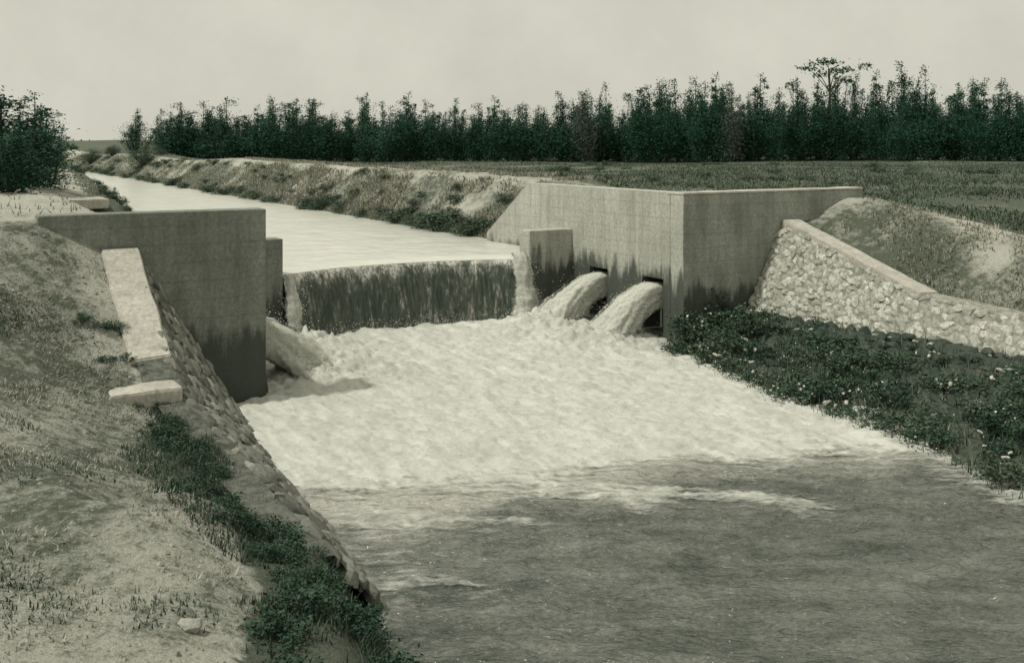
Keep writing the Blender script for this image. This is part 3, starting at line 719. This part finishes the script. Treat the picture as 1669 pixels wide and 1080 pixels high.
# ------------------------------------------------------------------ foliage
def leaves(name, cen, size, mat, aspect=0.5, up=0.3, rng=RNG):
    n_ = len(cen); d = rng.normal(size=(n_, 3)); d[:, 2] = d[:, 2]*0.7+up; d /= np.linalg.norm(d, axis=1)[:, None]
    e = rng.normal(size=(n_, 3)); e -= (e*d).sum(1)[:, None]*d; e /= np.linalg.norm(e, axis=1)[:, None]
    s = (size*rng.uniform(0.6, 1.3, n_))[:, None]
    V = np.stack([cen, cen+d*s*0.5+e*s*aspect*0.5, cen+d*s, cen+d*s*0.5-e*s*aspect*0.5], 1).reshape(-1, 3)
    return npmesh(name, V, np.arange(n_*4).reshape(-1, 4))
def tubes(name, paths, sides=6):
    Vs, Fs, o = [], [], 0
    for pts, rad in paths:
        pts = np.asarray(pts, float); n_ = len(pts); a = np.linspace(0, 2*math.pi, sides, endpoint=False)
        for p, r_ in zip(pts, rad): Vs.append(np.stack([p[0]+np.cos(a)*r_, p[1]+np.sin(a)*r_, np.full(sides, p[2])], -1))
        Fs.append(gridfaces(n_, sides, wrap=True)+o); o += n_*sides
    return npmesh(name, np.concatenate(Vs), np.concatenate(Fs), True)

def tree_variant(seed, dense=1.0):
    """slender plantation tree about 5 m tall: upright blunt leafy wands of uneven height over a dense leafy base"""
    rg = np.random.default_rng(seed); cen = []; paths = []
    H = 5.0; k = rg.integers(4, 8)
    for i in range(k):
        off = rg.normal(0, 0.50, 2) if i else np.zeros(2)
        hh = H*(1.0 if i == 0 else rg.uniform(0.5, 0.96)); lean = rg.normal(0, 0.14, 2)
        zs_ = np.linspace(0, 1, 7)
        P = np.stack([off[0]*zs_**0.4+lean[0]*zs_, off[1]*zs_**0.4+lean[1]*zs_, zs_*hh], -1)
        paths.append((P, 0.055*(1-zs_)+0.010))
        wd = rg.uniform(0.09, 0.22); f = rg.uniform(0.12, 1.0, int(560*dense)); f = f[(np.sin(f*rg.uniform(14, 30)+rg.uniform(0, 6))+rg.normal(0, 0.8, len(f))) > -0.75]
        c0 = np.stack([np.interp(f, zs_, P[:, j]) for j in range(3)], -1)
        sg = (wd*(1.25-0.55*f)*rg.uniform(0.7, 1.3, len(f)))[:, None]
        cen.append(c0+rg.normal(size=(len(f), 3))*sg*[1, 1, 0.6])
        for q in range(5):
            fq = rg.uniform(0.35, 0.95); cq = np.array([np.interp(fq, zs_, P[:, j]) for j in range(3)]); an = rg.uniform(0, 6.283); rd = rg.uniform(0.2, 0.55)
            c1 = cq+np.array([math.cos(an)*rd, math.sin(an)*rd, rg.uniform(0.0, 0.35)]); paths.append((np.array([cq, c1]), [0.014, 0.005]))
            sz = rg.uniform(0.08, 0.2); cen.append(c1+rg.normal(size=(52, 3))*[sz, sz, sz*rg.uniform(0.5, 1.2)])
    cen.append(rg.normal(size=(1500, 3))*[0.55, 0.55, 0.65]+[0, 0, 1.5])
    cen.append(rg.normal(size=(1000, 3))*[0.52, 0.52, 0.50]+[0, 0, 2.5])
    cen.append(rg.normal(size=(420, 3))*[0.62, 0.62, 0.35]+[0, 0, 0.55])
    cen = np.concatenate(cen); cen[:, 2] = np.maximum(cen[:, 2], 0.02)
    return leaves('crown', cen, 0.125, None, 0.5, 0.2, rg), tubes('trunk', paths, 5)
TREES = [tree_variant(40+i) for i in range(9)]
def put_tree(name, var, loc, scale, rz, leaf, label, group, cat='tree'):
    o = empty(name, loc, label, cat, group); o.scale = scale; o.rotation_euler = (0, 0, rz)
    cm, tm = var
    if not cm.materials: cm.materials.append(None)
    if not tm.materials: tm.materials.append(M['bark'])
    c = bpy.data.objects.new('crown', cm); col.objects.link(c); c.parent = o
    c.material_slots[0].link = 'OBJECT'; c.material_slots[0].material = M[leaf]
    t = bpy.data.objects.new('trunk', tm); col.objects.link(t); t.parent = o
    return o
def gz(x, y):
    r, t = RT(x, y); return float(ground_z(r, t))
def at_px(u, y): return (u-834.5)/F*y
U_T = [190, 260, 300, 430, 520, 600, 700, 800, 850, 1000, 1150, 1240, 1350, 1500, 1600, 1700]
V_T = [205, 190, 160, 158, 165, 152, 160, 165, 155, 143, 132, 128, 125, 118, 128, 130]
TL = {0: 'slender dark tree packed in the front row of the plantation', 1: 'slender dark tree in the middle of the plantation belt', 2: 'slender dark tree deep in the plantation belt'}
rg = random.Random(5)
for row, (yd, step, f0, f1) in enumerate(((71, 1.15, 0.50, 0.92), (73.5, 1.2, 0.62, 1.08), (76.5, 1.3, 0.66, 1.10))):
    xq = at_px(268 if row else 275, yd)
    while xq < at_px(1690, yd):
        u = 834.5+F*xq/yd; y = yd+rg.uniform(-0.9, 0.9); z0 = gz(xq, y)-0.05
        hh = (CAMZ-z0) + (HV-np.interp(u, U_T, V_T))/F*y
        hh *= rg.uniform(f0, f1); sc = hh/5.0; wd = 0.9*rg.uniform(0.8, 1.4)
        leaf = 'leaf_tree'
        put_tree('plantation_tree', TREES[rg.randrange(9)], (xq, y, z0), (wd, wd, sc), rg.uniform(0, 6.28), leaf, TL[row], 'plantation trees beyond the field')
        xq += step*rg.uniform(0.75, 1.25)
# the odd pale, thin tree standing among them
for u in (948, 1190):
    y = 70.0; x = at_px(u, y); z0 = gz(x, y)-0.05; hh = (CAMZ-z0)+(HV-np.interp(u, U_T, V_T)-8)/F*y
    put_tree('plantation_tree', TREES[rg.randrange(9)], (x, y, z0), (hh/5*0.8, hh/5*0.8, hh/5), rg.random()*6, 'leaf_pale', 'thin greyish tree at the field edge of the plantation', 'pale trees of the plantation')
# flat-topped tree rising above the belt
cen = []; paths = [(np.array([[0, 0, 0], [0.05, 0, 2], [0.1, 0, 4.2], [0.05, 0, 5.6]]), [0.13, 0.10, 0.07, 0.04])]
rgn = np.random.default_rng(77)
for (cx_, cz_, rx_) in ((0.0, 5.98, 0.95), (-1.2, 5.62, 0.55), (1.25, 5.55, 0.35), (2.2, 5.72, 0.42), (0.5, 5.45, 0.7), (-0.5, 5.2, 0.5), (0.9, 4.9, 0.5)):
    cen.append(rgn.normal(size=(int(170*rx_), 3))*[rx_*0.5, rx_*0.5, 0.09]+[cx_, rgn.normal()*0.2, cz_])
    paths.append((np.array([[0.08, 0, 4.2], [cx_*0.5, 0, (4.4+cz_)/2], [cx_, 0, cz_]]), [0.04, 0.03, 0.012]))
for q in range(30):
    c0 = np.array([rgn.normal()*0.4, rgn.normal()*0.4, rgn.uniform(1, 4.2)]); cen.append(c0+rgn.normal(size=(22, 3))*0.22)
flat_t = (leaves('crown', np.concatenate(cen), 0.20, None, 0.45, 0.2, rgn), tubes('trunk', paths, 6))
y = 72.2; x = at_px(1350, y); z0 = gz(x, y)-0.05; hh = (CAMZ-z0)+(HV-99)/F*y
put_tree('flat_topped_tree', flat_t, (x, y, z0), (hh/6.08,)*3, 0, 'leaf_tree', 'flat topped tree rising above the rest of the plantation', None)
# trees at the head of the canal
for u, v, y, wd, lab in ((222, 178, 62, 0.75, 'lone bushy tree standing apart at the end of the plantation'),):
    x = at_px(u, y); z0 = gz(x, y)-0.05; hh = (CAMZ-z0)+(HV-v)/F*y
    put_tree('bushy_tree', TREES[3], (x, y, z0), (wd, wd, hh/5), 1.0, 'leaf_tree', lab, None)

# shrubs
def shrub_variant(seed, n_=900, hgt=1.0, spread=0.55, leaf=0.075, clumps=16):
    rg = np.random.default_rng(seed); cen = []; paths = []
    for i in range(clumps):
        an = rg.uniform(0, 6.283); rad = spread*math.sqrt(rg.random()); z = hgt*rg.uniform(0.18, 0.9)*(1-0.45*(rad/spread)**2)
        c = np.array([math.cos(an)*rad, math.sin(an)*rad, z]); s = rg.uniform(0.08, 0.17)*hgt
        cen.append(c+rg.normal(size=(n_//clumps, 3))*[s, s, s*0.9])
        paths.append((np.array([[c[0]*0.15, c[1]*0.15, -0.05], [c[0]*0.5, c[1]*0.5, z*0.5], c]), [0.016, 0.011, 0.005]))
    cen = np.concatenate(cen); cen[:, 2] = np.maximum(cen[:, 2], -0.02)
    return leaves('foliage', cen, leaf, None, 0.5, 0.35, rg), tubes('stem', paths, 5), leaves('speck', cen[rg.choice(len(cen), 34)]+rg.normal(size=(34, 3))*0.03, leaf*0.62, None, 0.9, 0.6, rg)
SHR = [shrub_variant(60+i, 1000, 1.0, 0.6, 0.11, 18) for i in range(6)]
SHR_BIG = [shrub_variant(80+i, 7000, 1.0, 0.5, 0.040, 60) for i in range(3)]
for v_ in SHR+SHR_BIG:
    v_[0].materials.append(None); v_[1].materials.append(M['bark']); v_[2].materials.append(M['speck'])
def put_shrub(name, var, loc, sc, rz, leaf, label, group=None, speck=False, cat='shrub'):
    o = empty(name, loc, label, cat, group); o.scale = sc; o.rotation_euler = (0, 0, rz)
    c = bpy.data.objects.new('foliage', var[0]); col.objects.link(c); c.parent = o
    c.material_slots[0].link = 'OBJECT'; c.material_slots[0].material = M[leaf]
    t = bpy.data.objects.new('stem', var[1]); col.objects.link(t); t.parent = o
    if speck:
        f = bpy.data.objects.new('speck', var[2]); col.objects.link(f); f.parent = o; f['kind'] = 'stuff'
    return o
rg = random.Random(9)
# right berm: rows from the water's edge to the stones
k = 0
for d in np.arange(0.15, 7.6, 0.34):
    sh = float(rshore(d)); to = float(rt_r(d))-0.15
    nrow = 5 if d < 6 else 4
    for j in range(nrow):
        if rg.random() < (0.1 if d < 1.2 else 0.22): continue
        r = sh+0.10+(to-sh-0.1)*(j+rg.uniform(0.1, 0.9))/nrow; t = -d+rg.uniform(-0.15, 0.15)
        if t > -0.1: t = -0.12
        x, y = CA(r, t); z = gz(x, y)-0.04
        s = rg.uniform(0.20, 0.48); hs_ = s*rg.uniform(0.45, 1.0)*(0.55 if j >= nrow-1 else 0.75 if j == nrow-2 else 1.0)
        if d < 1.1 and j in (1, 2, 3): hs_ *= 1.9; s *= 1.3
        fl = rg.random() < 0.8
        put_shrub('berm_shrub', SHR[rg.randrange(6)], (x, y, z), (s, s, hs_), rg.random()*6.3, 'leaf_shrub' if rg.random() < 0.5 else 'leaf_dark',
                  'low leafy shrub dotted with pale specks growing among the wet mossy stones' if fl else 'low dark leafy shrub without specks growing among the wet mossy stones',
                  'shrubs of the berm', fl)
for i in range(110):
    d = rg.uniform(0.4, 8.0); sh = float(rshore(d)); to = float(rt_r(d)); r = sh+0.1+(to-sh-0.1)*rg.random()**0.8; x, y = CA(r, -d)
    o = bpy.data.objects.new('berm_stone', STONES[rg.randrange(12)]); col.objects.link(o); z_ = rg.uniform(0.035, 0.085)
    o.material_slots[0].link = 'OBJECT'; o.material_slots[0].material = M['stone']
    o.location = (x, y, gz(x, y)+rg.uniform(0.09, 0.13)); o.scale = (z_*1.3, z_*0.9, z_*0.8); o.rotation_euler = (rg.uniform(-0.5, 0.5), rg.uniform(-0.5, 0.5), rg.random()*6)
    tag(o, 'small pale stone showing among the wet mossy stones', 'stone', 'stones of the berm')
# left slope weeds between the path edge and the stone wall / water
for d in np.arange(2.3, 8.9, 0.20):
    for j in range(3):
        lo = float(path_edge(d))+0.08+0.35*float(fbm(d*1.7, 3.3, 3)); hi = float(lw_r(d))-(0.22 if d < 4 else 0.32) if d < 5.5 else -1.22
        r = lo+(hi-lo)*rg.random(); t = -d+rg.uniform(-0.1, 0.1)
        x, y = CA(r, t); z = gz(x, y)-0.03
        s = rg.uniform(0.13, 0.24)*(1.0 if r < hi-0.15 else 0.7)
        put_shrub('bank_weed', SHR[rg.randrange(6)], (x, y, z), (s, s, s*rg.uniform(0.6, 1.0)), rg.random()*6.3, 'leaf_dark',
                  'low dark weed clump on the slope between path and stone revetment' if d < 5.5 else 'dark weed clump on the bare bank past the end of the stone revetment',
                  'weeds of the path edge' if d < 5.5 else 'weeds of the bare bank', False, 'weed')
for (r, d, s) in ((-1.74, 1.12, 0.16), (-1.70, 1.2, 0.12), (-1.88, 1.15, 0.2), (-1.75, 1.55, 0.14), (-1.66, 1.62, 0.12), (-2.1, 1.1, 0.18), (-1.95, 1.6, 0.16)):
    x, y = CA(r, -d)
    put_shrub('bank_weed', SHR[rg.randrange(6)], (x, y, gz(x, y)-0.01), (s, s, s*0.5), rg.random()*6.3, 'leaf_dark', 'low weed clump creeping over the edge of the white coping', 'weeds at the white coping', False, 'weed')
# far canal bank
for i in range(110):
    t = 6.6+62*rg.random()**1.6; j = rg.random(); r = 6.15+0.25*rg.random() if j < 0.6 else 6.5+rg.random()*1.2
    x, y = CA(r, t); z = gz(x, y)-0.04; s = rg.uniform(0.28, 0.55) if j < 0.6 else rg.uniform(0.18, 0.42)
    put_shrub('canal_bank_shrub', SHR[rg.randrange(6)], (x, y, z), (s*1.3, s*1.3, s*rg.uniform(0.5, 0.85)), rg.random()*6.3, 'leaf_shrub',
              'small shrub at the water line of the far canal bank' if j < 0.6 else 'small shrub high on the slope of the far canal bank', 'shrubs of the far canal bank')
# near canal bank crest
for i in range(26):
    t = 6.3+30*rg.random()**1.3; r = float(lcrest(t))+rg.uniform(-0.05, 0.35); x, y = CA(r, t); s = rg.uniform(0.12, 0.22)
    put_shrub('canal_edge_weed', SHR[rg.randrange(6)], (x, y, gz(x, y)-0.03), (s*1.3, s*1.3, s), rg.random()*6.3, 'leaf_dark', 'low weed on the canal edge beside the path', 'weeds along the canal edge', False, 'weed')
# big bushes left of the path, mound bushes at the head of the canal
for i_, (u, v, y, wd, lab) in enumerate(((-12, 138, 17.0, 0.62, 'tall dark bush left of the path, its side cut by the picture edge'), (58, 150, 18.2, 0.50, 'pointed dark bush leaning over the path'),
                         (18, 205, 15.6, 0.45, 'lower dark bush in front of the tall ones beside the path'), (80, 195, 19.5, 0.36, 'small rounded bush behind the pointed one along the path'), (35, 175, 17.6, 0.55, 'dense dark bush between the tall one and the pointed one'))):
    x = at_px(u, y); z0 = gz(x, y)-0.06; hh = (CAMZ-z0)+(HV-v)/F*y
    put_tree('path_bush', TREES[(i_*2+1) % 9], (x, y, z0), (wd, wd, hh/5), rg.random()*6, 'leaf_tree', lab, None, 'bush')
for u, v, y in ((150, 240, 70), (185, 236, 66), (205, 236, 56), (120, 234, 90), (235, 238, 55), (262, 240, 58), (172, 241, 62), (100, 241, 60), (80, 236, 80)):
    x = at_px(u, y); z0 = gz(x, y)-0.06; hh = min(1.3, max(0.4, (CAMZ-z0)+(HV-v)/F*y))
    r_, t_ = RT(x, y)
    if float(lcrest(t_))-0.4 < r_ < 6.8: continue
    put_shrub('mound_bush', SHR_BIG[u % 3], (x, y, z0), (hh*1.3, hh*1.3, hh), rg.random()*6, 'leaf_shrub', 'rounded bush on the rough ground at the head of the canal', 'bushes at the head of the canal', False, 'bush')
# right field edge
for i in range(46):
    y = rg.uniform(19, 62); u = rg.uniform(1250, 1690) if y < 35 else rg.uniform(820, 1690); x = at_px(u, y); r_, t_ = RT(x, y)
    if r_ < 10.3: continue
    s = rg.uniform(0.25, 0.5)
    put_shrub('field_shrub', SHR[rg.randrange(6)], (x, y, gz(x, y)-0.05), (s*1.5, s*1.5, s*0.7), rg.random()*6, 'leaf_shrub', 'low shrub scattered in the field behind the headwall', 'shrubs of the field')

# ------------------------------------------------------------------ grass
def grass(name, r, t, hgt, mat, label, wid=0.012, lean=0.5, seed=1):
    rg = np.random.default_rng(seed); n_ = len(r); x, y = CA(r, t); z = ground_z(r, t)-0.01
    h = hgt*rg.uniform(0.5, 1.4, n_); an = rg.uniform(0, 6.283, n_); ln = np.abs(rg.normal(0, lean, n_))*h
    wx_ = np.cos(an+1.57)*wid; wy_ = np.sin(an+1.57)*wid
    b0 = np.stack([x-wx_, y-wy_, z], -1); b1 = np.stack([x+wx_, y+wy_, z], -1)
    tp_ = np.stack([x+np.cos(an)*ln, y+np.sin(an)*ln, z+h], -1)
    me = npmesh(name, np.stack([b0, b1, tp_], 1).reshape(-1, 3), np.arange(n_*3).reshape(-1, 3))
    return tag(link(name, me, M[mat]), label, 'grass', kind='stuff')
def scatter(n_, r0, r1, t0, t1, keepf, seed):
    rg = np.random.default_rng(seed); r = rg.uniform(r0, r1, n_); t = rg.uniform(t0, t1, n_)
    k_ = keepf(r, t, rg.random(n_)); return r[k_], t[k_]
def clump(r, t, sc=1.6): 
    x, y = CA(r, t); return 0.5+fbm(x*sc, y*sc, 3)
r, t = scatter(190000, -6, -1.7, -9, -0.05, lambda r, t, q: (r < path_edge(-t)) & (q < 1.5*(clump(r, t)-0.32)*np.where(-t < 5.5, 1.0, 0.55+0.5*(r < -3.4))), 1)
grass('ramp_grass', r, t, 0.028, 'grass_pale', 'short dry grass on the path and ramp before the dark headwall', 0.006, 0.9, 2)
r, t = scatter(70000, -3.0, -0.8, -9.2, -2.2, lambda r, t, q: (r > path_edge(-t)-0.05+0.45*fbm(r*2.2+40, t*2.2, 3)) & ((r < lw_r(-t)-0.08) | ((-t > 5.5) & (r < -1.1))) & (q < 1.3*(clump(r, t)-0.1)), 3)
grass('slope_grass', r, t, 0.055, 'grass_dark', 'long dark grass along the slope above the stone revetment', 0.005, 0.6, 4)
r, t = scatter(90000, 8.25, 16, -9, -0.05, lambda r, t, q: q < 1.4*(clump(r, t)-0.25), 5)
grass('embankment_grass', r, t, 0.06, 'grass_dry', 'dry grass on the embankment behind the coped stone wing wall', 0.010, 0.7, 6)
r, t = scatter(6000, 4.1, 7.6, -8, -0.05, lambda r, t, q: (r > rshore(-t)) & (r < rt_r(-t)), 7)
grass('berm_straw', r[::8], t[::8], 0.13, 'grass_dry', 'pale dead stalks among the shrubs of the berm', 0.006, 0.8, 18)
grass('berm_grass', r, t, 0.13, 'grass_dark', 'rank grass among the shrubs of the berm', 0.008, 0.6, 8)
r, t = scatter(120000, -6, -1.6, -9, -0.05, lambda r, t, q: (r < path_edge(-t)+0.1) & (q < 3.0*(clump(r, t, 1.1)-0.62)), 31)
grass('ramp_weeds', r, t, 0.035, 'grass_dark', 'dark patches of low weeds on the ramp before the dark headwall', 0.006, 0.9, 32)
def t_dens(n_, r0, r1, t0, t1, seed, keepf):
    rg = np.random.default_rng(seed); r = rg.uniform(r0, r1, n_); t = t0*(t1/t0)**rg.random(n_); k_ = keepf(r, t, rg.random(n_)); return r[k_], t[k_]
r, t = t_dens(150000, 6.15, 9.5, 5.0, 75, 9, lambda r, t, q: (q < 1.5*(clump(r, t, 0.9)-0.1)) & ((r < 7.6) | (r > 8.2)) & (t > 6.2))
grass('far_bank_grass', r, t, 0.075, 'grass_dry', 'tussocky dry grass on the far canal bank', 0.018, 0.6, 10)
r, t = t_dens(40000, -7, 6, 0.6, 60, 11, lambda r, t, q: (r < lcrest(t)+0.55) & (q < 1.3*(clump(r, t, 0.9)-0.25)) & ((r > lcrest(t)-0.5) | (r < lcrest(t)-it(t, [0, 5, 7, 20], [6.0, 4.5, 1.5, 2.2])) | (q < 0.06)))
grass('near_bank_grass', r, t, 0.08, 'grass_dry', 'dry grass beside the path on the near canal bank', 0.012, 0.6, 12)
def fieldpts(n_, seed):
    rg = np.random.default_rng(seed); y = 17*(74/17)**rg.random(n_); x = rg.uniform(-0.45, 0.53, n_)*y; r, t = RT(x, y)
    k_ = ((r > 9.6) | ((r > 8.7) & (t > 4))) & (rg.random(n_) < 1.4*(0.5+fbm(x*0.5, y*0.35, 4)+0.05)); return r[k_], t[k_]
r, t = fieldpts(150000, 13)
grass('field_grass', r, t, 0.06, 'grass_field', 'rough grass of the field between the headwall and the plantation', 0.016, 0.6, 14)
r, t = fieldpts(110000, 15)
grass('field_weeds', r, t, 0.09, 'grass_dark', 'dark coarse weeds of the field between the headwall and the plantation', 0.028, 0.6, 16)

# ------------------------------------------------------------------ loose stones
def rock(u, v, z, size, label, sq=0.6, group=None, mesh=0):
    y = F*(CAMZ-z)/(v-HV); x = at_px(u, y)
    o = bpy.data.objects.new('loose_stone', STONES_ROUND[mesh]); col.objects.link(o)
    o.scale = (size, size, size*sq); o.location = (x, y, gz(x, y)+size*0.16); o.rotation_euler = (0.1, 0.05, 0.6*mesh)
    return tag(o, label, 'stone', group)
rock(308, 975, 1.02, 0.105, 'rounded grey stone lying alone on the bare path')
rock(1222, 505, 0.45, 0.16, 'pale stone at the foot of the tall rubble wing wall', 0.6, None, 1)
rock(1600, 555, 0.8, 0.12, 'pale stone on the embankment near the low revetment', 0.6, None, 2) if False else None
r, t = scatter(16000, -5, -1.7, -9, -0.3, lambda r, t, q: (r < path_edge(-t)) & (q < 0.5), 21)
rgq = np.random.default_rng(22); V, Fc = [], []
base = np.array([[1, 0, 0], [0, 1, 0], [-1, 0, 0], [0, -1, 0], [0, 0, 0.8], [0, 0, -0.8]]); tri = np.array([[0, 1, 4], [1, 2, 4], [2, 3, 4], [3, 0, 4], [1, 0, 5], [2, 1, 5], [3, 2, 5], [0, 3, 5]])
x, y = CA(r, t); z = ground_z(r, t)
s = (0.004+0.020*rgq.random(len(r))**5)[:, None, None]
V = base[None]*s*rgq.uniform(0.6, 1.3, (len(r), 6, 3)) + np.stack([x, y, z], -1)[:, None]
Fc = tri[None]+(np.arange(len(r))*6)[:, None, None]
o = link('path_pebbles', npmesh('path_pebbles', V.reshape(-1, 3), Fc.reshape(-1, 3)), M['mortar'])
tag(o, 'small pebbles scattered over the bare path', 'pebbles', kind='stuff')

# ------------------------------------------------------------------ spray
rgq = np.random.default_rng(31); pts = []
for jr, jt, sg in ((W-0.9, 0.735, -1), (W-0.9, 2.13, -1), (0.9, 0.735, 1), (0.9, 2.13, 1)):
    n_ = 2600; q = rgq.random(n_); o_ = 0.25+q*1.2; rr_ = (W if sg < 0 else 0)+sg*o_; z_ = 0.66-0.74*o_**1.6
    pts.append(np.stack([rr_+rgq.normal(0, 0.10, n_), jt+rgq.normal(0, 1, n_)*(0.16+0.20*q), np.maximum(z_, 0.05)+np.abs(rgq.normal(0, 0.15, n_))], -1))
q = rgq.uniform(CR0, CR1, 2200); pts.append(np.stack([q, 2.98+bow(q)-0.42+rgq.normal(0, 0.10, 2200), 0.06+np.abs(rgq.normal(0, 0.10, 2200))], -1))
for rc in (CR0+0.12, CR1-0.12): pts.append(np.stack([rc+rgq.normal(0, 0.11, 700), 2.72+rgq.normal(0, 0.10, 700), rgq.uniform(0.05, 1.1, 700)], -1))
q = rgq.uniform(0.2, 5.6, 2500); pts.append(np.stack([q, rgq.uniform(-4.0, 2.4, 2500), 0.08+np.abs(rgq.normal(0, 0.05, 2500))], -1))
P = np.concatenate(pts); x, y = CA(P[:, 0], P[:, 1]); s = (0.0025+0.007*rgq.random(len(P))**3)[:, None, None]
V = base[None]*s + np.stack([x, y, P[:, 2]], -1)[:, None]
Fc = tri[None]+(np.arange(len(P))*6)[:, None, None]
o = link('spray', npmesh('spray', V.reshape(-1, 3), Fc.reshape(-1, 3)), M['jet'])
tag(o, 'fine white spray thrown up by the jets and the fall', 'spray', kind='stuff')
